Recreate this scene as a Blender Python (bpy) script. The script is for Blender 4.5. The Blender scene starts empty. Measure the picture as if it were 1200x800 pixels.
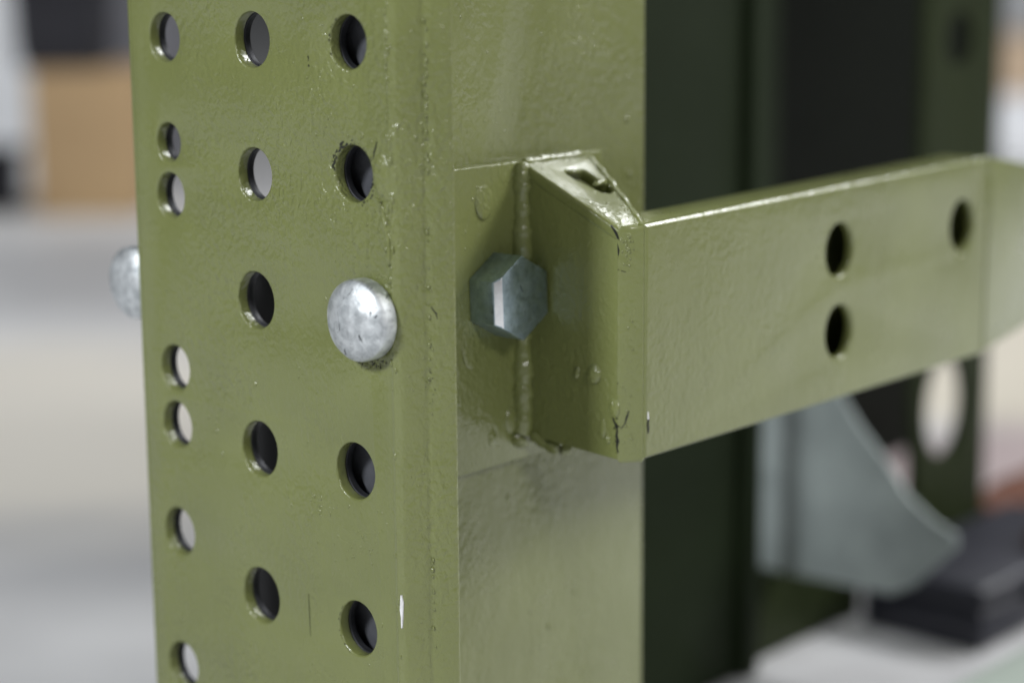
import bpy, bmesh, math, random
from mathutils import Vector, Matrix

random.seed(7)
S = 0.001                       # geometry is written in millimetres
Z0 = 200.0                      # the floor lies 200 mm under the bracket's datum
scene = bpy.context.scene
COL = scene.collection

# ------------------------------------------------------------------ camera
cam_data = bpy.data.cameras.new("camera")
cam = bpy.data.objects.new("camera", cam_data)
COL.objects.link(cam)
yaw, pitch, roll = math.radians(48.3), math.radians(11.33), math.radians(-0.45)
Fv = Vector((math.sin(yaw)*math.cos(pitch), math.cos(yaw)*math.cos(pitch), -math.sin(pitch)))
r0 = Vector((math.cos(yaw), -math.sin(yaw), 0))
u0 = r0.cross(Fv)
rv = math.cos(roll)*r0 + math.sin(roll)*u0
uv = -math.sin(roll)*r0 + math.cos(roll)*u0
m = Matrix((rv, uv, -Fv)).transposed().to_4x4()
m.translation = Vector((-341.85*S, -335.65*S, (95.69+Z0)*S))
cam.matrix_world = m
cam_data.sensor_width = 36.0
cam_data.lens = 73.2
cam_data.clip_start = 0.01
cam_data.clip_end = 60
cam_data.dof.use_dof = True
cam_data.dof.focus_distance = 0.508
cam_data.dof.aperture_fstop = 5.2
cam_data.dof.aperture_blades = 0
scene.camera = cam

# ------------------------------------------------------------------ light
world = bpy.data.worlds.new("World")
scene.world = world
world.use_nodes = True
bg = world.node_tree.nodes["Background"]
bg.inputs[0].default_value = (0.93, 0.97, 1.0, 1)
bg.inputs[1].default_value = 0.06

def area(name, loc, target, sx, sy, power, col=(1, 1, 1)):
    d = bpy.data.lights.new(name, 'AREA')
    d.shape = 'RECTANGLE'; d.size = sx; d.size_y = sy; d.energy = power; d.color = col
    o = bpy.data.objects.new(name, d); COL.objects.link(o)
    o.location = loc
    o.rotation_euler = (Vector(target)-Vector(loc)).to_track_quat('-Z', 'Y').to_euler()
    return o
T = (0.05, 0.0, 0.2)
area("window_lamp_left", (-2.2, 0.2, 1.7), T, 0.45, 0.4, 61, (0.95, 0.98, 1.0))
area("fill_lamp_front", (-0.7, -2.25, 1.6), T, 0.6, 0.4, 17, (1.0, 0.99, 0.96))  # added fill that lifts the rolled bend and corner strip
area("shop_lamp_right", (1.9, -1.7, 1.6), T, 0.9, 0.5, 41, (1.0, 0.99, 0.97))
area("ceiling_lamp", (1.75, -0.3, 1.75), T, 1.6, 0.35, 42, (0.97, 0.985, 1.0))

scene.view_settings.view_transform = 'Standard'
scene.view_settings.look = 'None'
scene.view_settings.exposure = 0.0
scene.view_settings.gamma = 1.0
scene.view_settings.use_curve_mapping = False

# ------------------------------------------------------------------ materials
def new_mat(name):
    mt = bpy.data.materials.new(name); mt.use_nodes = True
    nt = mt.node_tree
    b = nt.nodes["Principled BSDF"]
    return mt, nt, b
def tex_obj(nt, scale=(1, 1, 1), rot=(0, 0, 0)):
    tc = nt.nodes.new("ShaderNodeTexCoord"); mp = nt.nodes.new("ShaderNodeMapping")
    mp.inputs["Scale"].default_value = scale; mp.inputs["Rotation"].default_value = rot
    nt.links.new(tc.outputs["Object"], mp.inputs[0]); return mp.outputs[0]
def noise(nt, vec, scale, detail=3, rough=0.5, dist=0.0):
    n = nt.nodes.new("ShaderNodeTexNoise")
    n.inputs["Scale"].default_value = scale; n.inputs["Detail"].default_value = detail
    n.inputs["Roughness"].default_value = rough; n.inputs["Distortion"].default_value = dist
    nt.links.new(vec, n.inputs["Vector"]); return n.outputs["Fac"]
def ramp(nt, fac, stops):
    r = nt.nodes.new("ShaderNodeValToRGB"); cr = r.color_ramp
    while len(cr.elements) < len(stops): cr.elements.new(0.5)
    for e, (p, c) in zip(cr.elements, stops):
        e.position = p; e.color = (c[0], c[1], c[2], 1) if not isinstance(c, (int, float)) else (c, c, c, 1)
    nt.links.new(fac, r.inputs[0]); return r.outputs[0]
def math_node(nt, op, a, b):
    n = nt.nodes.new("ShaderNodeMath"); n.operation = op
    for i, v in enumerate((a, b)):
        if isinstance(v, (int, float)): n.inputs[i].default_value = v
        else: nt.links.new(v, n.inputs[i])
    return n.outputs[0]
def bump(nt, h, dist, strength=1.0, prev=None):
    n = nt.nodes.new("ShaderNodeBump"); n.inputs["Distance"].default_value = dist
    n.inputs["Strength"].default_value = strength
    nt.links.new(h, n.inputs["Height"])
    if prev is not None: nt.links.new(prev, n.inputs["Normal"])
    return n.outputs[0]

def paint_mat(name, base, rough=0.33, peel=1.0, spec=0.5):
    """thick, hand-sprayed gloss paint: orange peel, wrinkles and slow waves"""
    mt, nt, b = new_mat(name)
    v = tex_obj(nt)
    big = noise(nt, v, 30, 3)
    c0 = tuple(x*0.93 for x in base); c1 = tuple(x*1.06 for x in base)
    col = ramp(nt, big, [(0.3, c0), (0.7, c1)])
    spk = noise(nt, v, 900, 2, 0.6)                      # pinholes and dust
    spm = ramp(nt, spk, [(0.15, 0.0), (0.21, 1.0)])
    mx = nt.nodes.new("ShaderNodeMix"); mx.data_type = 'RGBA'
    mx.inputs[6].default_value = (base[0]*.35, base[1]*.35, base[2]*.35, 1)
    nt.links.new(spm, mx.inputs[0]); nt.links.new(col, mx.inputs[7])
    nt.links.new(mx.outputs[2], b.inputs["Base Color"])
    rr = ramp(nt, noise(nt, v, 70, 3), [(0.3, rough-0.05), (0.7, rough+0.07)])
    nt.links.new(rr, b.inputs["Roughness"])
    b.inputs["Specular IOR Level"].default_value = spec
    if spec >= 0.5:
        b.inputs["Coat Weight"].default_value = 0.5
        b.inputs["Coat Roughness"].default_value = 0.13
    area_mask = ramp(nt, noise(nt, tex_obj(nt, (1, 1, .6)), 24, 2), [(0.40, 0.22), (0.60, 1.0)])
    peelh = math_node(nt, 'MULTIPLY', noise(nt, tex_obj(nt, (1, 1, .8)), 620, 2, 0.5, 0.3), area_mask)
    wave = noise(nt, tex_obj(nt, (1, 1, .55)), 140, 2)
    n1 = bump(nt, wave, 0.00042*peel, 1.0)
    n2 = bump(nt, peelh, 0.00075*peel, 1.0, n1)
    n3 = bump(nt, noise(nt, v, 2200, 2), 0.00004*peel, 1.0, n2)
    nt.links.new(n3, b.inputs["Normal"])
    nt.links.new(n3, b.inputs["Coat Normal"])
    return mt
def metal_mat(name, c0, c1, rough=(0.25, 0.5), scale=350, dark=None, bmp=0.0001, metallic=1.0):
    mt, nt, b = new_mat(name)
    v = tex_obj(nt)
    n = noise(nt, v, scale, 5, 0.65, 0.4)
    col = ramp(nt, n, [(0.3, c0), (0.65, c1)])
    if dark is not None:
        d = ramp(nt, noise(nt, tex_obj(nt, (1, 1.6, .7)), scale*1.3, 4, 0.7, 1.0), [(0.33, 0.0), (0.375, 1.0)])
        mx = nt.nodes.new("ShaderNodeMix"); mx.data_type = 'RGBA'
        mx.inputs[6].default_value = (*dark, 1)
        nt.links.new(d, mx.inputs[0]); nt.links.new(col, mx.inputs[7]); col = mx.outputs[2]
    nt.links.new(col, b.inputs["Base Color"])
    b.inputs["Metallic"].default_value = metallic
    nt.links.new(ramp(nt, noise(nt, v, scale*.6, 4), [(0.3, rough[0]), (0.7, rough[1])]), b.inputs["Roughness"])
    nt.links.new(bump(nt, noise(nt, v, scale*1.5, 4, 0.6), bmp, 0.6), b.inputs["Normal"])
    return mt
def matte_mat(name, c0, c1, scale=20, rough=0.7, bmp=0.0):
    mt, nt, b = new_mat(name)
    v = tex_obj(nt)
    nt.links.new(ramp(nt, noise(nt, v, scale, 4), [(0.3, c0), (0.7, c1)]), b.inputs["Base Color"])
    b.inputs["Roughness"].default_value = rough
    if bmp: nt.links.new(bump(nt, noise(nt, v, scale*12, 3), bmp, .6), b.inputs["Normal"])
    return mt

OLIVE = paint_mat("olive_paint", (0.170, 0.190, 0.064), 0.30)
OLIVE_BAR = paint_mat("olive_paint_smooth", (0.170, 0.190, 0.064), 0.30, 0.5)
OLIVE_SHADED = paint_mat("olive_paint_shaded", (0.017, 0.024, 0.0075), 0.55, 0.6, 0.12)  # olive with the rear frame's shade put into its colour
GREEN_SHADED = paint_mat("green_paint_shaded", (0.012, 0.019, 0.0075), 0.62, 0.5, 0.12)  # green darkened to carry the shade on the rear panels
GREEN_DEEP_SHADE = paint_mat("green_paint_deep_shade", (0.0025, 0.0038, 0.002), 0.62, 0.5, 0.08)  # deep shade of the rear interior put into the colour
MINT = paint_mat("mint_paint", (0.50, 0.57, 0.51), 0.4, 0.5)
ZINC = metal_mat("bright_zinc", (0.40, 0.43, 0.45), (0.80, 0.83, 0.85), (0.44, 0.62), 330, (0.10, 0.11, 0.12), 0.00030, 0.9)
BLUEZINC = metal_mat("blue_grey_zinc", (0.30, 0.39, 0.45), (0.47, 0.57, 0.635), (0.32, 0.50), 600, (0.10, 0.12, 0.13), 0.00012)
GLINT_ZINC = metal_mat("painted_glint_zinc", (0.80, 0.82, 0.84), (0.95, 0.95, 0.96), (0.28, 0.42), 500, None, 0.0001, 1.0)  # brighter zinc that paints a lit strip onto the bolt's bevel
GALV = metal_mat("galvanised_plate", (0.22, 0.255, 0.25), (0.34, 0.385, 0.375), (0.45, 0.6), 40, None, 0.0001, 0.25)
STEEL = metal_mat("dark_steel", (0.022, 0.023, 0.027), (0.04, 0.041, 0.047), (0.45, 0.6), 200, None, 0.0001, 0.4)
GREYSTEEL = metal_mat("bare_grey_steel", (0.10, 0.105, 0.12), (0.16, 0.165, 0.185), (0.45, 0.6), 150, None, 0.0001, 0.4)
CHIP = metal_mat("chipped_steel", (0.010, 0.011, 0.008), (0.022, 0.024, 0.018), (0.5, 0.7), 900, None, 0.0001, 0.2)
PRIMER = matte_mat("white_primer", (0.70, 0.70, 0.70), (0.85, 0.85, 0.86), 600, 0.4)

# ------------------------------------------------------------------ mesh helpers
def finish(name, me, mat, parent=None, sharp=35):
    for p in me.polygons: p.use_smooth = True
    me.set_sharp_from_angle(angle=math.radians(sharp))
    me.materials.clear(); me.materials.append(mat)
    o = bpy.data.objects.new(name, me); COL.objects.link(o)
    if parent is not None: o.parent = parent
    return o
def to_m(bm):
    for v in bm.verts: v.co = Vector((v.co.x*S, v.co.y*S, (v.co.z+Z0)*S))
def from_bm(name, bm, mat, parent=None, sharp=35):
    bmesh.ops.recalc_face_normals(bm, faces=bm.faces)
    to_m(bm)
    me = bpy.data.meshes.new(name); bm.to_mesh(me); bm.free()
    return finish(name, me, mat, parent, sharp)
def frame(origin, ex, ey):
    ex = Vector(ex).normalized(); ey = Vector(ey).normalized(); ez = ex.cross(ey)
    M = Matrix((ex, ey, ez)).transposed().to_4x4(); M.translation = Vector(origin); return M
def plate(name, outer, holes, thick, bevel, M, mat, parent=None, res=2, warp=None):
    """flat plate with real round-edged holes; the outline lies in M's xy plane, thickness runs along +z of M"""
    cu = bpy.data.curves.new("tmp", 'CURVE'); cu.dimensions = '2D'; cu.fill_mode = 'BOTH'
    cu.extrude = thick/2-bevel; cu.bevel_depth = bevel; cu.bevel_resolution = res; cu.offset = -bevel
    for pts in [outer]+holes:
        sp = cu.splines.new('POLY'); sp.points.add(len(pts)-1)
        for p, q in zip(sp.points, pts): p.co = (q[0], q[1], 0, 1)
        sp.use_cyclic_u = True
    tmp = bpy.data.objects.new("tmp", cu); COL.objects.link(tmp)
    dg = bpy.context.evaluated_depsgraph_get()
    me = bpy.data.meshes.new_from_object(tmp.evaluated_get(dg))
    bpy.data.objects.remove(tmp); bpy.data.curves.remove(cu)
    bm = bmesh.new(); bm.from_mesh(me); bpy.data.meshes.remove(me)
    bmesh.ops.remove_doubles(bm, verts=bm.verts, dist=1e-3)
    bmesh.ops.transform(bm, matrix=M @ Matrix.Translation((0, 0, thick/2)), verts=bm.verts)
    if warp:
        for v in bm.verts: v.co = warp(v.co)
    return from_bm(name, bm, mat, parent)
def ellipse(cx, cy, dx, dy, n=40, wob=0.0):
    ph = random.random()*6
    return [(cx+dx/2*math.cos(t)*(1+wob*math.sin(3*t+ph)), cy+dy/2*math.sin(t)*(1+wob*math.sin(2*t+ph)))
            for t in (2*math.pi*k/n for k in range(n))]
def box(name, lo, hi, mat, parent=None, bev=0.6, M=None):
    bm = bmesh.new(); bmesh.ops.create_cube(bm, size=1)
    c = [(a+b)/2 for a, b in zip(lo, hi)]; d = [b-a for a, b in zip(lo, hi)]
    for v in bm.verts: v.co = Vector([c[i]+v.co[i]*d[i] for i in range(3)])
    if bev: bmesh.ops.bevel(bm, geom=bm.edges[:], offset=bev, segments=3, profile=0.5, affect='EDGES')
    if M is not None: bmesh.ops.transform(bm, matrix=M, verts=bm.verts)
    return from_bm(name, bm, mat, parent)
def extrude_profile(name, prof, z0, z1, mat, parent=None, n=1, wob=0.0, sharp=28):
    """closed xy profile swept up z"""
    bm = bmesh.new(); rings = []
    for k in range(n+1):
        z = z0+(z1-z0)*k/n
        rings.append([bm.verts.new((x, y, z)) for x, y in prof])
    for a, b in zip(rings, rings[1:]):
        for i in range(len(prof)):
            j = (i+1) % len(prof); bm.faces.new((a[i], a[j], b[j], b[i]))
    bm.faces.new(rings[0]); bm.faces.new(rings[-1])
    return from_bm(name, bm, mat, parent, sharp)
def bead(name, pts, rad, mat, parent=None, wob=0.25, seg=10, step=0.8):
    """lumpy weld bead along a polyline"""
    P = [Vector(p) for p in pts]; path = []
    for a, b in zip(P, P[1:]):
        k = max(2, int((b-a).length/step))
        path += [a.lerp(b, i/k) for i in range(k)]
    path.append(P[-1])
    bm = bmesh.new(); rings = []
    ph = 0.0
    for i, p in enumerate(path):
        t = (path[min(i+1, len(path)-1)]-path[max(i-1, 0)]).normalized()
        a = t.orthogonal().normalized() if abs(t.z) < .9 else Vector((1, 0, 0))
        a = (a-t*a.dot(t)).normalized(); b = t.cross(a)
        ph = ph*.72+random.gauss(0, .75)*.55
        rr = rad*(1+wob*max(-1.6, min(1.6, ph*1.4)))
        if i in (0, len(path)-1): rr *= .35
        rings.append([bm.verts.new(p+(a*math.cos(q)+b*math.sin(q))*rr*(1+random.uniform(-.07, .07)))
                      for q in (2*math.pi*k/seg for k in range(seg))])
    for r1, r2 in zip(rings, rings[1:]):
        for i in range(seg): bm.faces.new((r1[i], r1[(i+1) % seg], r2[(i+1) % seg], r2[i]))
    bm.faces.new(rings[0]); bm.faces.new(rings[-1])
    return from_bm(name, bm, mat, parent, 80)
def blob_into(bm, c, n, rx, rz, h, seg=10, rings=4, sag=0.0):
    """a flattened paint drop sitting on a surface with normal n (drops hang along -z)"""
    n = Vector(n).normalized(); up = Vector((0, 0, 1)); up = (up-n*up.dot(n)).normalized(); sd = up.cross(n)
    c = Vector(c); prev = None
    for k in range(rings+1):
        f = math.cos(k/rings*math.pi/2); g = math.sin(k/rings*math.pi/2)
        if k == rings: ring = [bm.verts.new(c+n*h-up*sag*rz)]
        else: ring = [bm.verts.new(c+sd*rx*f*math.cos(q)+up*(rz*f*math.sin(q)-sag*rz*g)+n*(h*g-0.05)) for q in (2*math.pi*i/seg for i in range(seg))]
        if prev:
            for i in range(seg):
                if k == rings: bm.faces.new((prev[i], prev[(i+1) % seg], ring[0]))
                else: bm.faces.new((prev[i], prev[(i+1) % seg], ring[(i+1) % seg], ring[i]))
        prev = ring
def drop(name, c, n, rx, rz, h, parent, mat=None, sag=0.25):
    bm = bmesh.new(); blob_into(bm, c, n, rx, rz, h, 20, 6, sag)
    return from_bm(name, bm, mat or OLIVE, parent, 80)
def flake(name, poly, M, mat, parent, h=0.12):
    bm = bmesh.new()
    a = [bm.verts.new(M @ Vector((x, y, h))) for x, y in poly]
    b = [bm.verts.new(M @ Vector((x, y, -0.2))) for x, y in poly]
    bm.faces.new(a); bm.faces.new(b[::-1])
    for i in range(len(poly)):
        j = (i+1) % len(poly); bm.faces.new((a[i], b[i], b[j], a[j]))
    return from_bm(name, bm, mat, parent, 30)
def streak(pts, w):
    """thin ragged outline round a polyline of (x, y)"""
    L, R = [], []
    for i, p in enumerate(pts):
        a = Vector(pts[max(i-1, 0)]); b = Vector(pts[min(i+1, len(pts)-1)])
        t = (b-a).normalized(); nn = Vector((-t.y, t.x))
        ww = w*random.uniform(.5, 1.3)*(0.35 if i in (0, len(pts)-1) else 1)
        L.append((p[0]+nn.x*ww/2, p[1]+nn.y*ww/2)); R.append((p[0]-nn.x*ww/2, p[1]-nn.y*ww/2))
    return L+R[::-1]
def thing(name, label, cat, loc=(0, 0, 0), group=None):
    o = bpy.data.objects.new(name, None); COL.objects.link(o); o.empty_display_size = .02
    o["label"] = label; o["category"] = cat
    if group: o["group"] = group
    return o
def tag(o, label, cat, group=None):
    o["label"] = label; o["category"] = cat
    if group: o["group"] = group
    return o
def structure(o): o["kind"] = "structure"; return o

# ------------------------------------------------------------------ the setting: floor
def floor_mat():
    mt, nt, b = new_mat("concrete_floor")
    v = tex_obj(nt)
    base = ramp(nt, noise(nt, v, 3.2, 4), [(0.36, (0.42, 0.42, 0.43)), (0.64, (0.66, 0.66, 0.665))])
    def patch(base, c, rad, col, soft):
        d = nt.nodes.new("ShaderNodeVectorMath"); d.operation = 'DISTANCE'
        nt.links.new(v, d.inputs[0]); d.inputs[1].default_value = c
        h = math_node(nt, 'ADD', d.outputs["Value"], math_node(nt, 'MULTIPLY', noise(nt, v, 6, 3), 0.18))
        f = ramp(nt, h, [(rad-soft, 1.0), (rad+soft, 0.0)])
        mx = nt.nodes.new("ShaderNodeMix"); mx.data_type = 'RGBA'
        nt.links.new(f, mx.inputs[0]); nt.links.new(base, mx.inputs[6]); mx.inputs[7].default_value = (*col, 1)
        return mx.outputs[2]
    base = patch(base, (0.40, 0.69, 0.0), 0.33, (0.70, 0.665, 0.60), 0.07)     # spilled cream floor coating
    base = patch(base, (0.93, 0.36, 0.0), 0.30, (0.56, 0.52, 0.44), 0.05)
    base = patch(base, (0.66, 0.19, 0.0), 0.19, (0.34, 0.28, 0.28), 0.03)     # old mauve stain
    nt.links.new(base, b.inputs["Base Color"]); b.inputs["Roughness"].default_value = 0.55
    nt.links.new(bump(nt, noise(nt, v, 120, 4), .0006, .5), b.inputs["Normal"])
    return mt
FLOOR = floor_mat()
def sheet(name, pts, z, mat):
    bm = bmesh.new(); bm.faces.new([bm.verts.new((x, y, z)) for x, y in pts])
    o = from_bm(name, bm, mat); return structure(o)
sheet("floor", [(-20000, -20000), (20000, -20000), (20000, 20000), (-20000, 20000)], -200, FLOOR)
# ------------------------------------------------------------------ the perforated post
post = thing("perforated_post", "upright olive green steel post with three columns of punched round holes", "post")
ZB, ZT = -199.8, 330.0
face_M = frame((0, 0, 0), (0, -1, 0), (0, 0, 1))      # local x = -Y, local y = Z, local z = -X ; plate hangs off behind
HOLES = [(87.1, 68.0, 12.6), (87.1, 41.2, 10.1), (87.1, 27.5, 11.7), (88.0, -18.3, 12.2), (88.1, -33.6, 12.4), (88.9, -63.2, 12.9),
         (89.6, -101.0, 12.8), (89.4, -118, 12.4), (88.4, -150, 12.4), (87.2, 105, 12.4), (87.2, 142, 10.1), (87.2, 157, 12.0), (87.2, 210, 12.4), (87.2, 260, 12.4),
         (53.6, 68.4, 13.6), (54.1, 35.3, 13.3), (55.1, 3.5, 14.4), (55.5, -35.0, 14.3), (56.6, -74.2, 14.6), (56.6, -112.5, 14.4), (56.6, -151, 14.4),
         (53.6, 105, 13.6), (53.6, 142, 13.6), (53.6, 180, 13.6), (53.6, 218, 13.6), (53.6, 256, 13.6),
         (19.8, 68.8, 12.9), (18.8, 38.0, 13.5), (20.6, -34.9, 14.2), (20.9, -75.2, 13.9), (20.9, -113.5, 14), (20.9, -152, 14),
         (19.8, 105.5, 13), (19.8, 142, 13), (19.8, 180, 13), (19.8, 218, 13), (19.8, 256, 13)]
THK = 3.4
outer = [(-100.4, ZB), (-7.3, ZB), (-7.3, ZT), (-100.4, ZT)]
hs = [ellipse(-y, z, d*0.93, d, 44, 0.008) for y, z, d in HOLES]
hs.append(ellipse(-14.4, 3.8, 13.5, 13.5))
plate("face_plate", outer, hs, THK, 0.55, face_M @ Matrix.Translation((0, 0, -THK)), OLIVE, post)
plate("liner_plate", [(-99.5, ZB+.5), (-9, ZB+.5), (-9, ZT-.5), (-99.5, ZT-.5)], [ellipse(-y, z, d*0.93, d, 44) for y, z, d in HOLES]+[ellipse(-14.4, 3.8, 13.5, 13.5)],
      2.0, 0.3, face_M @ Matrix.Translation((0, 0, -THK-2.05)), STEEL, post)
# rolled right corner with its short return (seen as bands of light along the bend)
R = 6.3
prof = [(0.6, 8.9), (-0.03, 8.65), (-0.05, 7.9), (-0.05, 7.5), (-0.07, 7.1), (-0.25, 6.65), (-0.38, 6.3), (-0.30, 5.95), (0.0, 5.45), (0.12, 4.9), (0.45, 4.3), (1.1, 3.6),
        (4.5, 0.95), (4.95, 0.72), (5.35, 0.55), (5.7, 0.1), (6.1, -0.55), (7.2, -1.7), (9.2, -3.3), (9.8, -3.72), (10.3, -3.9), (10.75, -3.75), (10.95, -3.2), (10.9, -2.4), (10.9, 4.6), (7.0, 4.6), (5.2, 8.9)]
extrude_profile("rolled_edge", prof, ZB+.3, ZT-.3, OLIVE, post, sharp=50)
# left corner and return
prof = [(5.2, 100.3), (0.6, 100.3), (0.15, 100.7), (0.15, 101.2), (0.5, 102.0), (1.2, 102.7), (2.2, 103.0), (7.6, 103.0), (8.2, 102.5), (8.2, 100.3)]
extrude_profile("rolled_edge", prof, ZB+.3, ZT-.3, OLIVE, post, sharp=50)
box("bolt_ear", (8.4, 98.0, -10), (13, 111.6, 13), OLIVE, post, 1.0)
# side web behind the rolled edge and the flange it carries, set well back; SEAT places the flange and all that is bolted to it
SEAT = Matrix.Translation((0.01709, 0.01678, -0.01478)) @ Matrix.Scale(1.05, 4)
def seat(o): o.data.transform(SEAT); return o
box("side_web", (8.4, 4.8, ZB+.2), (10.7, 50, ZT-1), GREYSTEEL, post, .4)
fl_M = frame((0, 6, 0), (1, 0, 0), (0, 0, 1))          # local z = -Y
seat(plate("side_flange", [(-5.8, -185.6), (95.6, -185.6), (95.6, ZT-30), (-5.8, ZT-30)], [ellipse(30.6, 6.5, 13.5, 13.5)], 4.4, 0.9,
      fl_M @ Matrix.Translation((0, 0, -4.4)), OLIVE, post))
BLACKSTEEL = matte_mat("near_black_steel", (0.004, 0.004, 0.005), (0.007, 0.007, 0.008), 60, 0.7)  # near black, so the holes in front look black inside
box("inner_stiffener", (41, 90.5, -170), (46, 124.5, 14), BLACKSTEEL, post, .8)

# paint relief on the face: dust nibs, sags and runs
bm = bmesh.new()
def nibs(n, cy, cz, sy, sz, r0_, r1_):
    for _ in range(n):
        y = random.gauss(cy, sy); z = random.gauss(cz, sz)
        if not (7.5 < y < 99 and -199 < z < 300): continue
        if any((y-a)**2+(z-b)**2 < (d/2+.9)**2 for a, b, d in HOLES) or (y-14.4)**2+(z-3.8)**2 < 100: continue
        r = random.uniform(r0_, r1_)
        blob_into(bm, (0, y, z), (-1, 0, 0), r*random.uniform(.7, 1.1), r*random.uniform(.9, 1.5), r*random.uniform(.35, .7), 8, 3, .2)
nibs(46, 14, 24, 5, 13, .18, .55)
nibs(70, 30, 52, 11, 14, .14, .45)
nibs(60, 26, 15, 11, 16, .10, .30)
nibs(26, 33, -46.5, 2.6, 1.8, .2, .5)
nibs(60, 22, -54, 6, 6, .12, .34)
nibs(80, 50, -20, 24, 55, .14, .45)
nibs(14, 72, -31.5, 5, 4, .2, .6)
nibs(45, 16, -10, 6, 60, .10, .28)
for _ in range(70):                                       # the ring of rough paint beside the dome head
    a = random.uniform(-0.35, 1.25); r = random.gauss(11.7, .75)
    y, z = 14.4-r*math.cos(a)*.92, 3.8+r*math.sin(a)
    if y > 6.8: blob_into(bm, (0, y, z), (-1, 0, 0), random.uniform(.2, .45), random.uniform(.25, .6), random.uniform(.12, .26), 8, 3)
for z0_, z1_, n_ in ((60, 72, 9), (41, 49, 7), (14, 34, 10)):            # heavier runs along the ridge
    for _ in range(n_):
        r = random.uniform(.45, .85)
        blob_into(bm, (-.2, random.gauss(6.5, .3), random.uniform(z0_, z1_)), (-1, -.3, 0), r*.6, r*1.7, r*.75, 12, 5)
for z0_, z1_, n_ in ((58, 79, 26), (40, 52, 16), (10, 36, 40), (-30, 5, 10), (-100, -40, 14)):
    for _ in range(n_):
        r = random.uniform(.22, .7)
        blob_into(bm, (-.15, random.gauss(6.5, .35), random.uniform(z0_, z1_)), (-1, -.25, 0), r*.8, r*1.5, r*.7, 10, 4)
o = from_bm("paint_nibs", bm, OLIVE, post, 80); o["kind"] = "stuff"
bm = bmesh.new()
def nose(u, h=0.0): return (0.5+.775*u-.632*h, 4.0-.632*u-.775*h)       # a point on the slanted nose of the rolled edge
for z0_, z1_, n_ in ((52, 75, 20), (38, 52, 10), (-20, 30, 14), (-90, -50, 8)):
    for _ in range(n_):
        r = random.uniform(.18, .5)
        blob_into(bm, (*nose(random.gauss(6.4, .25)), random.uniform(z0_, z1_)), (-.63, -.77, 0), r*.8, r*1.5, r*.7, 10, 4)
for _ in range(70):
    r = random.uniform(.10, .3)
    blob_into(bm, (*nose(random.uniform(1, 11)), random.uniform(-110, 90)), (-.63, -.77, 0), r, r*1.3, r*.4, 8, 3)
o = from_bm("paint_nibs", bm, OLIVE, post, 80); o["kind"] = "stuff"
bm = bmesh.new()
for _ in range(110):
    x = random.uniform(17, 92); z = random.choice((random.uniform(42, 95), random.uniform(-112, -42))); r = random.uniform(.12, .4)
    blob_into(bm, (x, 6.0, z), (0, -1, 0), r, r*1.3, r*.4, 8, 3)
o = seat(from_bm("paint_nibs", bm, OLIVE, post, 80)); o["kind"] = "stuff"
NX = (-1, 0, 0)
drop("paint_drop", (0, 9.2, 38.5), NX, 3.0, 5.2, .75, post, sag=.1)
drop("paint_drop", (0, 7.6, 36.0), NX, 1.6, 3.6, .6, post)
drop("paint_drop", (0, 7.9, 30.6), NX, .8, 1.5, .4, post)
for y, z, r in ((7.3, 28.5, .7), (7.0, 25, .8), (6.9, 22, .6), (7.4, 19, 1.0), (7.2, 15, .8), (8.4, 11.5, .7), (7.0, 57, .6), (6.9, 61, .5)):
    drop("paint_drop", (0.02, y, z), NX, r*.6, r*1.6, r*.45, post)
for x, z, r in ((87.8, 45.1, .9), (89, 30.4, .9), (55.3, -85.8, .9), (39.5, -47.4, 1.0), (48, -80, .6), (66, -79, .7)):
    seat(drop("paint_drop", (x, 6, z), (0, -1, 0), r*.8, r*1.1, r*.4, post))
bead("paint_run", [(-.05, 11.2, 33.0), (-.1, 9.6, 32.0), (-.1, 8.9, 29.8), (-.1, 8.2, 27.0), (-.15, 7.4, 24.2), (-.2, 7.0, 20.5), (-.15, 7.3, 17.0)], .62, OLIVE, post, .35)
# chips and scratches
ch_M = frame((0, 0, 0), (0, -1, 0), (0, 0, 1))
def chip(pts, w, mat=CHIP, M=ch_M, parent=post, name="paint_chip", h=.1):
    flake(name, streak(pts, w), M, mat, parent, h)
def flecks(n, fn, r0_, r1_, M, parent, mat=CHIP, h=.09, name="paint_chip"):
    """a patch of ragged little chips, one mesh"""
    bm = bmesh.new()
    for _ in range(n):
        cx, cy, ang = fn(); r = random.uniform(r0_, r1_); k = random.randint(5, 7)
        el = random.uniform(1.0, 2.4)
        pts = []
        for q in range(k):
            t = 2*math.pi*q/k; rr = r*random.uniform(.45, 1.1)
            x, y = rr*el*math.cos(t), rr*math.sin(t)
            pts.append(M @ Vector((cx+x*math.cos(ang)-y*math.sin(ang), cy+x*math.sin(ang)+y*math.cos(ang), h+random.uniform(0, .03))))
        bm.faces.new([bm.verts.new(p) for p in pts])
    o = from_bm(name, bm, mat, parent, 30); o['kind'] = 'stuff'; return o
def rim(cy, cz, rad, a0, a1, sd):
    def f():
        a = math.radians(random.uniform(a0, a1)); r = rad+abs(random.gauss(0, sd))
        return (-cy+r*.93*math.cos(a), cz+r*math.sin(a), a+math.pi/2)
    return f
flecks(40, rim(18.8, 38.0, 6.9, 105, 175, .5), .12, .42, ch_M, post)
flecks(16, rim(18.8, 38.0, 6.9, 20, 100, .5), .08, .25, ch_M, post)
flecks(22, rim(18.8, 38.0, 6.9, -70, 10, .9), .10, .32, ch_M, post)
flecks(16, rim(19.8, 68.8, 6.6, 120, 230, .15), .08, .22, ch_M, post)
flecks(14, rim(20.9, -75.2, 7.1, 130, 250, .15), .08, .22, ch_M, post)
chip([(-12.0, 42.0), (-11.6, 43.6), (-11.0, 45.0), (-10.7, 46.2)], .4)
chip([(-8.4, 30.7), (-7.6, 30.1), (-7.0, 30.4)], .9)
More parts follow.
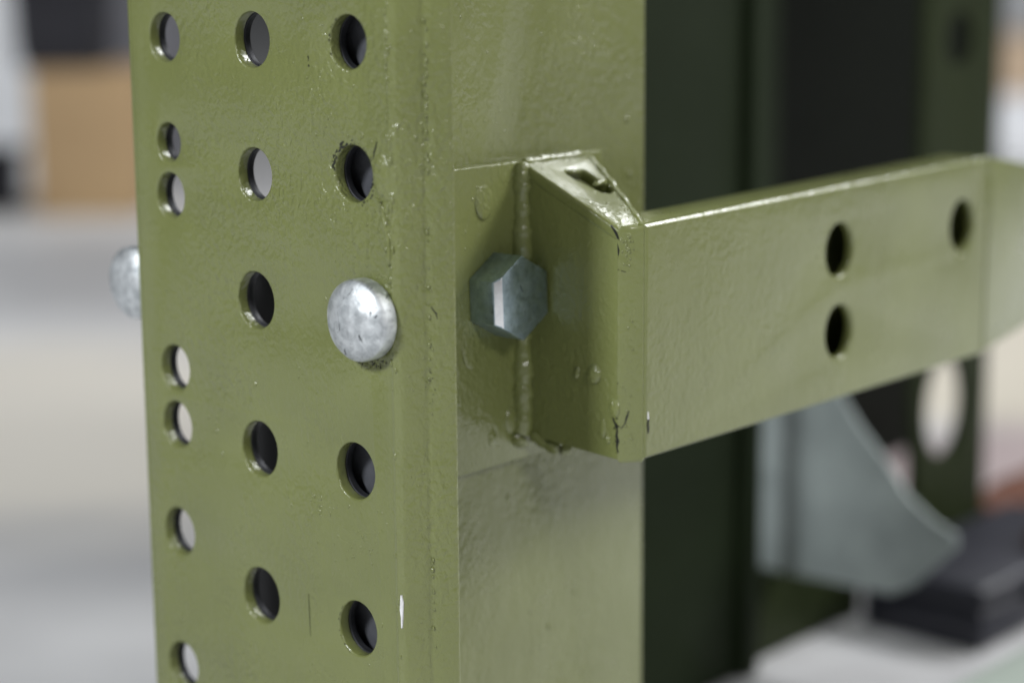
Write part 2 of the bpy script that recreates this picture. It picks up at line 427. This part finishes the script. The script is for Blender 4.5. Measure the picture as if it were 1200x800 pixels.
flecks(7, lambda: (random.gauss(-33.3, .25), random.uniform(62.6, 66), 1.5), .1, .3, ch_M, post)
chip([(-38.5, -70), (-38.35, -74), (-38.3, -77), (-38.2, -81)], .16)
def under_dome():
    a = math.radians(random.gauss(-88, 16)); r = random.uniform(9.9, 12.2)
    return (-14.4+r*.96*math.cos(a), 3.8+r*math.sin(a), a)
flecks(34, under_dome, .08, .26, ch_M, post)
nose_M = frame((0.5, 4.0, 0), (.775, -.632, 0), (0, 0, 1))
chip([(6.9, 7.6), (7.4, 6.6), (8.1, 5.9), (8.8, 5.4)], .3, M=nose_M, h=.14)
chip([(7.9, 6.0), (8.3, 5.0), (8.4, 4.4)], .25, M=nose_M, h=.14)
flecks(12, lambda: (random.gauss(6.6, .5), random.uniform(-17, -8), -.8), .08, .24, nose_M, post)
c45 = frame((-0.1, 5.3, 0), (0, -1, 0), (0, 0, 1))
flake("paint_chip", streak([(0, -63.2), (.15, -65), (0, -67), (.1, -69), (0, -71.5)], .75), c45, PRIMER, post, .22)

# ------------------------------------------------------------------ the cross bar with its bracket
bar = thing("cross_bar", "olive green flat tube bar with welded angular end bracket bolted to the perforated post", "bracket")
TF = 1.6                                                  # front plane of the tab
plate("mounting_tab", [(13.9, -36.5), (72, -36.5), (72, 38.6), (13.9, 38.6)], [ellipse(30.6, 6.5, 14.2, 14.2)], 4.3, .4,
      frame((0, TF, 0), (1, 0, 0), (0, 0, 1)) @ Matrix.Translation((0, 0, -4.3)), OLIVE_BAR, bar)
XG = 40.5
gM = frame((XG, 0, 0), (0, -1, 0), (0, 0, 1))            # local x = -Y, z = -X
plate("gusset_plate", [(-1.4, -30.2), (29.2, -32.0), (29.2, 24.4), (-1.4, 37.9)], [], 4.0, .45, gM @ Matrix.Translation((0, 0, -4.0)), OLIVE_BAR, bar)
# angled corner strip between gusset and bar
prof = [(40.42, -29.0), (40.75, -29.7), (44.7, -33.3), (45.3, -33.3), (48.5, -31.5), (48.5, -30.7), (45.5, -29.0)]
bm = bmesh.new(); rings = []
for z, ins in ((-32.6, .55), (-32.2, .15), (-31.6, 0), (23.9, 0), (24.8, .12), (25.2, .5)):
    cx, cy = 44.8, -31.2
    rings.append([bm.verts.new((x+(cx-x)*ins*.3, y+(cy-y)*ins*.3, z)) for x, y in prof])
for a, b in zip(rings, rings[1:]):
    for i in range(len(prof)):
        j = (i+1) % len(prof); bm.faces.new((a[i], a[j], b[j], b[i]))
bm.faces.new(rings[0]); bm.faces.new(rings[-1])
from_bm("corner_strip", bm, OLIVE_BAR, bar, 40)
# sloping cap plate with its torn slot
cp0 = Vector((XG, 1.5, 38.5)); ey = Vector((0, 30.7, 13.8)).normalized()   # local y climbs towards the post
cM = frame(cp0, (1, 0, 0), ey)
def cap_uv(x, y): return (x-XG, (y-1.5)/ey.y)
cap_out = [cap_uv(*p) for p in ((40.3, 1.3), (40.3, -29.4), (42.0, -31.3), (44.9, -33.4), (47.5, -33.2), (50.4, -29.2), (54.6, -22.3), (60.8, -10.6), (65.6, -1.2), (66.3, .3), (65.9, 1.3))]
slot = [cap_uv(*p) for p in ((49.6, -5.6), (50.6, -4.4), (53.5, -4.2), (56.4, -5.2), (56.6, -7.6), (56.2, -9.6), (57.2, -11.2), (57.9, -13.2), (56.6, -14.6), (54.0, -15.4), (52.0, -14.6), (51.2, -12.0), (49.8, -9.0))]
plate("cap_plate", cap_out, [slot], 3.2, .9, cM @ Matrix.Translation((0, 0, -3.2)), OLIVE_BAR, bar)
def cap_pt(x, y, h=0):
    uu, vv = cap_uv(x, y); return tuple(cM @ Vector((uu, vv, h)))
bead("paint_bridge", [cap_pt(51.6, -11.8, .1), cap_pt(53.6, -12.0, .5), cap_pt(55.5, -11.6, .5), cap_pt(57.2, -11.4, .1)], .75, OLIVE_BAR, bar, .3)
bead("paint_bridge", [cap_pt(49.8, -5.4, 0), cap_pt(52, -5.6, .2), cap_pt(54.2, -5.5, 0)], .6, OLIVE_BAR, bar, .3)
# weld beads
bead("weld_bead", [(40.6, 1.6, 38.5), (40.3, 1.4, 36.5), (40.1, 1.2, 20), (40.2, 1.25, -5), (40.0, 1.2, -24), (39.4, 1.4, -30), (38.0, 1.8, -33)], 2.8, OLIVE_BAR, bar, .15)
bead("weld_bead", [(40.8, -.6, -29.4), (41.5, -5, -32.0), (43, -9, -33.2), (46, -10, -33)], 1.5, OLIVE_BAR, bar, .2)
bead("weld_bead", [cap_pt(40.6, 1.2, -.1), cap_pt(53, 1.3, -.1), cap_pt(64.8, 1.2, -.1)], 1.05, OLIVE_BAR, bar, .22)
bead("weld_bead", [cap_pt(65.2, .2, -1.1), cap_pt(60.0, -10.6, -1.0), cap_pt(53.8, -22.0, -1.0), cap_pt(50.0, -28.6, -1.0), cap_pt(46.6, -32.4, -1.0)], 1.5, OLIVE_BAR, bar, .12)
bm = bmesh.new()
for _ in range(110):                                      # spatter on the cap's lower corner
    t = random.random(); y = random.uniform(-32.6, -18.5); x = 50.4+(y+29.2)*.6-abs(random.gauss(0, 2.2))
    right = 50.4+(y+29.2)*.6
    if x > right: x = right-random.random()*3
    if x < 42 and y < -29: continue
    r = random.uniform(.15, .5); c = Vector(cap_pt(x, y, 0))
    blob_into(bm, c, cM.to_3x3() @ Vector((0, 0, 1)), r, r, r*.5, 8, 3)
for _ in range(110):
    t = random.random(); x = 66.0-(66.0-50.2)*t-random.uniform(-.5, 1.6); y = .2-28.8*t; r = random.uniform(.2, .55)
    blob_into(bm, Vector(cap_pt(x, y, -.15)), cM.to_3x3() @ Vector((.5, 0, 1)), r, r, r*.55, 8, 3)
for _ in range(70):
    x = random.uniform(41, 65); y = .9-abs(random.gauss(0, 1.3)); r = random.uniform(.2, .5)
    blob_into(bm, Vector(cap_pt(x, y, -.05)), cM.to_3x3() @ Vector((0, 0, 1)), r, r, r*.5, 8, 3)
for _ in range(46):
    z = random.choice((random.uniform(16, 24), random.uniform(-31, 23))); r = random.uniform(.12, .35); t = random.random()*.6
    blob_into(bm, (40.6+t*3.6, -29.6-t*3.7, z), (-1, -1, 0), r, r*1.2, r*.4, 8, 3)
for _ in range(60):
    z = random.uniform(-34, 36); r = random.uniform(.15, .45)
    blob_into(bm, (random.uniform(15, 38), TF, z), (0, -1, 0), r, r*1.2, r*.3, 8, 3)
for _ in range(40):
    z = random.uniform(-29, 24); r = random.uniform(.12, .4)
    blob_into(bm, (XG, random.uniform(-27, -6), z), NX, r, r*1.2, r*.3, 8, 3)
o = from_bm("weld_spatter", bm, OLIVE_BAR, bar, 80); o["kind"] = "stuff"
drop("paint_drop", (26.8, TF, 30.2), (0, -1, 0), 3.3, 4.2, .7, bar, sag=.5)
drop("paint_drop", (21.6, TF, -4), (0, -1, 0), 3.4, 6.0, .5, bar, sag=.4)
drop("paint_drop", (XG, -21.8, -11.3), NX, 2.1, 2.4, 1.2, bar, sag=.4)
drop("paint_drop", (XG, -16.2, -11.9), NX, .9, 1.5, .8, bar, sag=.4)
drop("paint_drop", (XG, -28.0, -19.2), NX, 1.6, 2.4, .7, bar, sag=.2)
drop("paint_drop", (XG, -24.4, -24.6), NX, 1.0, 2.6, .55, bar, sag=.2)
drop("paint_drop", (XG, -26.0, -27.3), NX, .8, 1.1, .5, bar, sag=.2)
drop("paint_drop", (36.4, TF, -26), (0, -1, 0), 2.6, 3.4, .9, bar, sag=.2)
drop("paint_drop", (29, TF, -29), (0, -1, 0), 1.6, 2.2, .5, bar, sag=.2)
chip([(26.8, -20.6), (27.5, -21.4), (28.0, -22.6), (28.7, -23.3), (28.9, -24.6), (28.7, -26.0), (29.1, -27.1), (28.8, -28.4), (29.0, -29.8)], .6, M=gM, parent=bar, h=.14)
flecks(12, lambda: (random.gauss(28.6, .45), random.uniform(-30, -21), 1.4), .08, .3, gM, bar, h=.14)
chip([(28.6, -23.2), (29.3, -23.4)], .5, M=gM, parent=bar, h=.55)
s45 = frame((40.75, -29.7, 0), (1, -1, 0), (0, 0, 1))
chip([(0.0, -24.0), (.9, -23.0), (1.5, -21.0), (2.0, -19.6)], .3, M=s45, parent=bar)
chip([(.0, 14.6), (1.1, 14.3)], .5, M=s45, parent=bar)
chip([(28.9, 21.0), (29.15, 19.5), (29.1, 18.2)], .35, M=gM, parent=bar, h=.1)
flecks(14, lambda: (random.gauss(29.0, .2), random.choice((random.uniform(8, 20), random.uniform(-28, -12))), 1.5), .06, .2, gM, bar, h=.12)
chip([(27.0, 25.3), (28.6, 23.6), (29.2, 22.2)], 1.0, M=gM, parent=bar, h=.35)
YB = -33.8
bf_M = frame((0, YB, 0), (1, 0, 0), (0, 0, 1))
chip([(46.2, -20.9), (46.35, -22.0), (46.1, -23.2), (46.3, -24.4), (46.2, -25.6)], .55, M=bf_M, parent=bar, h=.15)
flake("paint_chip", streak([(46.1, -20.2), (46.2, -22.0)], .8), bf_M, PRIMER, bar, .2)
box("slot_shade_box", (45.5, -17, 12), (62, -2.4, 26.2), STEEL, bar, .6)  # dark box added under the cap slot, stands in for shade inside
# the bar itself: a flat tube
def rise(co):
    if co.z > 0: co.z += (co.x-45)*0.0115
    return co
bar_holes = [ellipse(129.6, 8.3, 12.6, 14.2), ellipse(130.2, -13.1, 12.6, 14.2), ellipse(194.6, 7.1, 12.6, 14.2), ellipse(82, -85, .01, .01)][:3]
plate("bar_front", [(44.9, -31.9), (209.5, -31.9), (209.5, 25.6), (44.9, 25.6)], bar_holes, 3.0, 1.15, bf_M @ Matrix.Translation((0, 0, -3.0)), OLIVE_BAR, bar, 4, rise)
def rbox(name, lo, hi, bev=.6):
    bm = bmesh.new(); bmesh.ops.create_cube(bm, size=1)
    for v in bm.verts: v.co = rise(Vector([(lo[i]+hi[i])/2+v.co[i]*(hi[i]-lo[i]) for i in range(3)]))
    bmesh.ops.bevel(bm, geom=bm.edges[:], offset=bev, segments=3, profile=.5, affect='EDGES')
    return from_bm(name, bm, OLIVE_BAR, bar)
rbox("bar_top", (49.2, YB+2.8, 22.2), (209.2, YB+15.6, 25.2))
rbox("bar_bottom", (49.2, YB+2.8, -31.6), (209.2, YB+15.6, -28.6))
rbox("bar_back", (49.5, YB+12.8, -28.9), (209.0, YB+15.2, 22.4))
# the bar's angled continuation beyond its far bend
bend = math.radians(12)
ex_M = frame((209.9, YB+.05, 0), (math.cos(bend), math.sin(bend), 0), (0, 0, 1))
plate("bar_extension", [(0.3, -31.6), (60, -31.2), (60, 18), (20, 24.5), (0.3, 27.2)], [], 12, 1.1, ex_M @ Matrix.Translation((0, 0, -12)), OLIVE_BAR, bar)

for o in bar.children: seat(o)

# ------------------------------------------------------------------ bolts
def place_local(o): return o
def hex_bolt():
    root = thing("hex_bolt", "blue-grey zinc hex head bolt in the bracket's mounting tab beside the weld", "bolt")
    af, h = 18.2, 9.2
    M = frame((30.4, TF-.05, 6.9), (1, 0, 0), (0, 0, 1)) @ Matrix.Rotation(math.radians(2), 4, 'Z')
    bm = bmesh.new()
    bmesh.ops.create_cone(bm, cap_ends=True, segments=6, radius1=af/math.sqrt(3), radius2=af/math.sqrt(3), depth=h,
                          matrix=Matrix.Translation((0, 0, h/2)) @ Matrix.Rotation(0.0, 4, 'Z'))
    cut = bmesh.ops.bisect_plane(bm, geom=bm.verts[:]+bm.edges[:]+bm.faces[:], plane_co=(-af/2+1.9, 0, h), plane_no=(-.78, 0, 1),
                                 clear_outer=True)                      # bevel along one flat; its brighter zinc is a painted glint
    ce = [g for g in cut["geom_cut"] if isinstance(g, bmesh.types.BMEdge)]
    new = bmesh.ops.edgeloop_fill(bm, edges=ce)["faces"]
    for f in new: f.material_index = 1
    bmesh.ops.bevel(bm, geom=bm.edges[:], offset=.3, segments=2, profile=.5, affect='EDGES', material=0)
    bmesh.ops.transform(bm, matrix=M, verts=bm.verts)
    hd = from_bm("bolt_head", bm, BLUEZINC, root, 25)
    hd.data.materials.append(GLINT_ZINC)
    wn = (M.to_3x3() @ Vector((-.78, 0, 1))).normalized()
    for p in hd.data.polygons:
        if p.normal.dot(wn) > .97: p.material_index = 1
    bm = bmesh.new()
    bmesh.ops.create_cone(bm, cap_ends=True, segments=32, radius1=6.2, radius2=6.2, depth=24, matrix=M @ Matrix.Translation((0, 0, -12.2)))
    from_bm("shank", bm, BLUEZINC, root)
    bm = bmesh.new()
    bmesh.ops.create_cone(bm, cap_ends=True, segments=6, radius1=10.4, radius2=10.4, depth=9, matrix=M @ Matrix.Translation((0, 0, -13.6)))
    from_bm("nut", bm, BLUEZINC, root)
    return root
for o in hex_bolt().children: seat(o)
def dome_bolt(label, M):
    root = thing("dome_head_bolt", label, "bolt", group="dome head bolts on the post")
    prof = [(9.1, -.05), (9.1, .45), (9.75, .5), (9.9, .8), (9.92, 3.9), (9.82, 4.4), (9.5, 4.85), (8.8, 5.4), (7.6, 6.1), (6.1, 6.75), (4.5, 7.2), (2.9, 7.5), (1.3, 7.62)]
    bm = bmesh.new(); n = 64; rings = []
    for rr, zz in prof:
        rings.append([bm.verts.new(M @ Vector((rr*math.cos(2*math.pi*k/n), rr*math.sin(2*math.pi*k/n), zz+(.06*math.sin(5*rr+k*.6) if zz > 3 else 0)))) for k in range(n)])
    for a_, b_ in zip(rings, rings[1:]):
        for i in range(n): bm.faces.new((a_[i], a_[(i+1) % n], b_[(i+1) % n], b_[i]))
    bm.faces.new(rings[0]); bm.faces.new(rings[-1])
    from_bm("bolt_head", bm, ZINC, root, 60)
    bm = bmesh.new()
    bmesh.ops.create_cone(bm, cap_ends=True, segments=32, radius1=6.2, radius2=6.2, depth=22, matrix=M @ Matrix.Translation((0, 0, -11)))
    from_bm("shank", bm, ZINC, root)
    return root
dome_bolt("silver dome head bolt on the post's perforated face beside the rolled edge", frame((-.05, 14.4, 3.8), (0, -1, 0), (0, 0, 1)))
dome_bolt("silver dome head bolt jutting from the post's far left edge", frame((8.35, 109.4, 1.6), (0, -1, 0), (0, 0, 1)))

# ------------------------------------------------------------------ rear frame, out of focus
rear = thing("rear_frame", "dark green shaded steel frame standing behind the cross bar", "frame")
plate("left_panel", [(232, -199.5), (315.5, -199.5), (315.5, 260), (232, 260)], [], 4, .6, frame((0, 123, 0), (1, 0, 0), (0, 0, 1)) @ Matrix.Translation((0, 0, -4)), GREEN_SHADED, rear)
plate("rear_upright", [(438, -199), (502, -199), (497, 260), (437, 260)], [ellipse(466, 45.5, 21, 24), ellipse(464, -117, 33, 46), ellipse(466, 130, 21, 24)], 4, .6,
      frame((0, 123, 0), (1, 0, 0), (0, 0, 1)) @ Matrix.Translation((0, 0, -4)), OLIVE_SHADED, rear)
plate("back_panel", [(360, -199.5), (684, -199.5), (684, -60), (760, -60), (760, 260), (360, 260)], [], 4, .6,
      frame((0, 262, 0), (1, 0, 0), (0, 0, 1)) @ Matrix.Translation((0, 0, -4)), GREEN_DEEP_SHADE, rear)
box("rib", (306, 118.5, -199), (315.2, 122.8, 259), GREEN_SHADED, rear, .8)
box("rib", (470, 240, -199), (500, 257.6, 259), GREEN_SHADED, rear, 1)
box("top_shade_panel", (232, 118, 260.5), (762, 268, 266), GREEN_SHADED, rear)  # unseen cover, added to keep light off the frame below
box("base_rail", (238, 127.5, -199.6), (404, 150, -165), OLIVE_SHADED, rear, 1.2)
gus = [(-138.7, -164.6), (-129, -164.9), (-74, -163.4), (-64, -158), (-46, -139), (-46, -134), (-56, -130), (-68, -122), (-78, -110), (-90, -98), (-98, -88), (-103, -76), (-105, -60), (-138.7, -60)]
gp = plate("curved_gusset", gus, [], 2, .5, frame((340, 0, 0), (0, -1, 0), (0, 0, 1)) @ Matrix.Translation((0, 0, -2)), GALV, rear)
gp["label"] = "pale galvanised curved gusset"

NAVY = matte_mat("navy_plastic", (0.012, 0.013, 0.022), (0.022, 0.022, 0.034), 40, 0.45)
nb = thing("tool_case", "dark navy case lying on the floor beside the pale mint bar", "case")
box("case_body", (392, 62, -199.5), (520, 119, -182), NAVY, nb, 3)
box("lid", (391, 61, -181.8), (521, 120, -172), NAVY, nb, 3)
box("latch", (430, 58.5, -186), (448, 60.9, -176), STEEL, nb, .8)
RUST = metal_mat("rusty_iron", (0.07, 0.025, 0.014), (0.14, 0.05, 0.026), (0.7, 0.9), 90, None, .0004, 0.1)
def pipe(name, label, a, b, rad, mat):
    a = Vector(a); b = Vector(b); d = b-a
    bm = bmesh.new(); n = 28; rings = []
    ez = d.normalized(); ex = ez.orthogonal().normalized(); eyy = ez.cross(ex)
    for t, rr in ((0, rad*.72), (0, rad*.95), (.01, rad), (.2, rad), (.21, rad*1.12), (.3, rad*1.12), (.31, rad), (.99, rad), (1, rad*.95), (1, rad*.72)):
        rings.append([bm.verts.new(a+d*t+(ex*math.cos(q)+eyy*math.sin(q))*rr) for q in (2*math.pi*k/n for k in range(n))])
    for r1, r2 in zip(rings, rings[1:]+rings[:1]):
        for i in range(n): bm.faces.new((r1[i], r1[(i+1) % n], r2[(i+1) % n], r2[i]))
    return tag(from_bm(name, bm, mat), label, "pipe", "rusty pipes on the floor")
pipe("rusty_pipe", "rusty brown pipe lying behind the navy case", (512, 132, -186), (690, 150, -186), 13, RUST)
pipe("rusty_pipe", "rusty brown pipe lying on the navy case near the mint bar", (455, 70, -166), (560, 92, -166), 5.8, RUST)
mint = thing("mint_bar", "pale mint green painted bar lying on the floor at bottom right corner", "bar")
box("bar_body", (262, -18, -199.5), (470, 20, -174), MINT, mint, 2.0)
box("end_cap", (470.2, -16.5, -198), (473, 18.5, -175.5), STEEL, mint, .6)

# ------------------------------------------------------------------ distant clutter on the floor
CARD = matte_mat("cardboard", (0.33, 0.22, 0.115), (0.42, 0.29, 0.155), 8, 0.8)
CARD2 = matte_mat("pale_cardboard", (0.62, 0.46, 0.32), (0.70, 0.55, 0.40), 8, 0.8)
TAPE = matte_mat("packing_tape", (0.50, 0.42, 0.32), (0.58, 0.48, 0.38), 30, 0.35)
BLACK = matte_mat("black_plastic", (0.010, 0.010, 0.014), (0.018, 0.018, 0.024), 20, 0.85)
WHITE = matte_mat("white_plastic", (0.70, 0.72, 0.75), (0.80, 0.81, 0.84), 10, 0.45)
def carton(label, cx, cy, w, d, h, rz, mat, z=-199.5):
    t = thing("cardboard_box", label, "box")
    M = Matrix.Translation((cx, cy, z)) @ Matrix.Rotation(math.radians(rz), 4, 'Z')
    box("carton_body", (-w/2, -d/2, 0), (w/2, d/2, h), mat, t, 1.5, M)
    for s in (-1, 1): box("flap", (-w/2+1, s*d/4-d/4+1, h+.1), (w/2-1, s*d/4+d/4-1, h+3), mat, t, .8, M)
    box("tape", (-w/2-.6, -22, h*.7), (-w/2-.1, 22, h-2), TAPE, t, 0, M)
    return t
def bin_(name, label, cat, cx, cy, w, d, h, rz, mat, z=-199.5):
    t = thing(name, label, cat)
    M = Matrix.Translation((cx, cy, z)) @ Matrix.Rotation(math.radians(rz), 4, 'Z')
    bm = bmesh.new(); bmesh.ops.create_cube(bm, size=1)
    for v in bm.verts:
        k = 1 if v.co.z > 0 else .88
        v.co = M @ Vector((v.co.x*w*k, v.co.y*d*k, (v.co.z+.5)*h))
    top = max(bm.faces, key=lambda f: f.calc_center_median().z)
    r_ = bmesh.ops.inset_region(bm, faces=[top], thickness=4)
    for v in top.verts: v.co.z -= h*.8
    from_bm("bin_body", bm, mat, t)
    for sx in (-1, 1): box("rim", (sx*w/2-3, -d/2-3, h-8), (sx*w/2+3, d/2+3, h+2), mat, t, 1, M)
    for sy in (-1, 1): box("rim", (-w/2+3.2, sy*d/2-3, h-8), (w/2-3.2, sy*d/2+3, h+2), mat, t, 1, M)
    return t
carton("brown cardboard box on the floor at far left under a black bin", 1012, 1462, 108, 112, 148, -48, CARD)
bin_("black_bin", "black plastic bin on top of the brown cardboard box", "bin", 994, 1478, 92, 100, 90, -48, BLACK, -48)
bin_("dark_bin", "small black bin on the floor left of the brown cardboard box", "bin", 948, 1560, 60, 60, 62, -48, BLACK)
bin_("white_bin", "white plastic bin at the far left edge behind the brown box", "bin", 1090, 1740, 90, 90, 260, -48, WHITE)
bin_("grey_bin", "grey plastic bin far behind the post's upper left corner", "bin", 1290, 1700, 90, 90, 230, -48, matte_mat("grey_plastic", (0.10, 0.10, 0.115), (0.15, 0.15, 0.165), 10, .5))
bin_("white_tray", "low white tray on the floor at right beyond the cross bar", "tray", 2180, 960, 210, 150, 62, -40, WHITE)
carton("pale cardboard box at the right edge beyond the white tray", 2760, 1290, 240, 190, 112, -42, CARD2)
bin_("pale_bin", "tall pale bin far away at the upper right edge", "bin", 3560, 1700, 340, 240, 330, -42, WHITE)
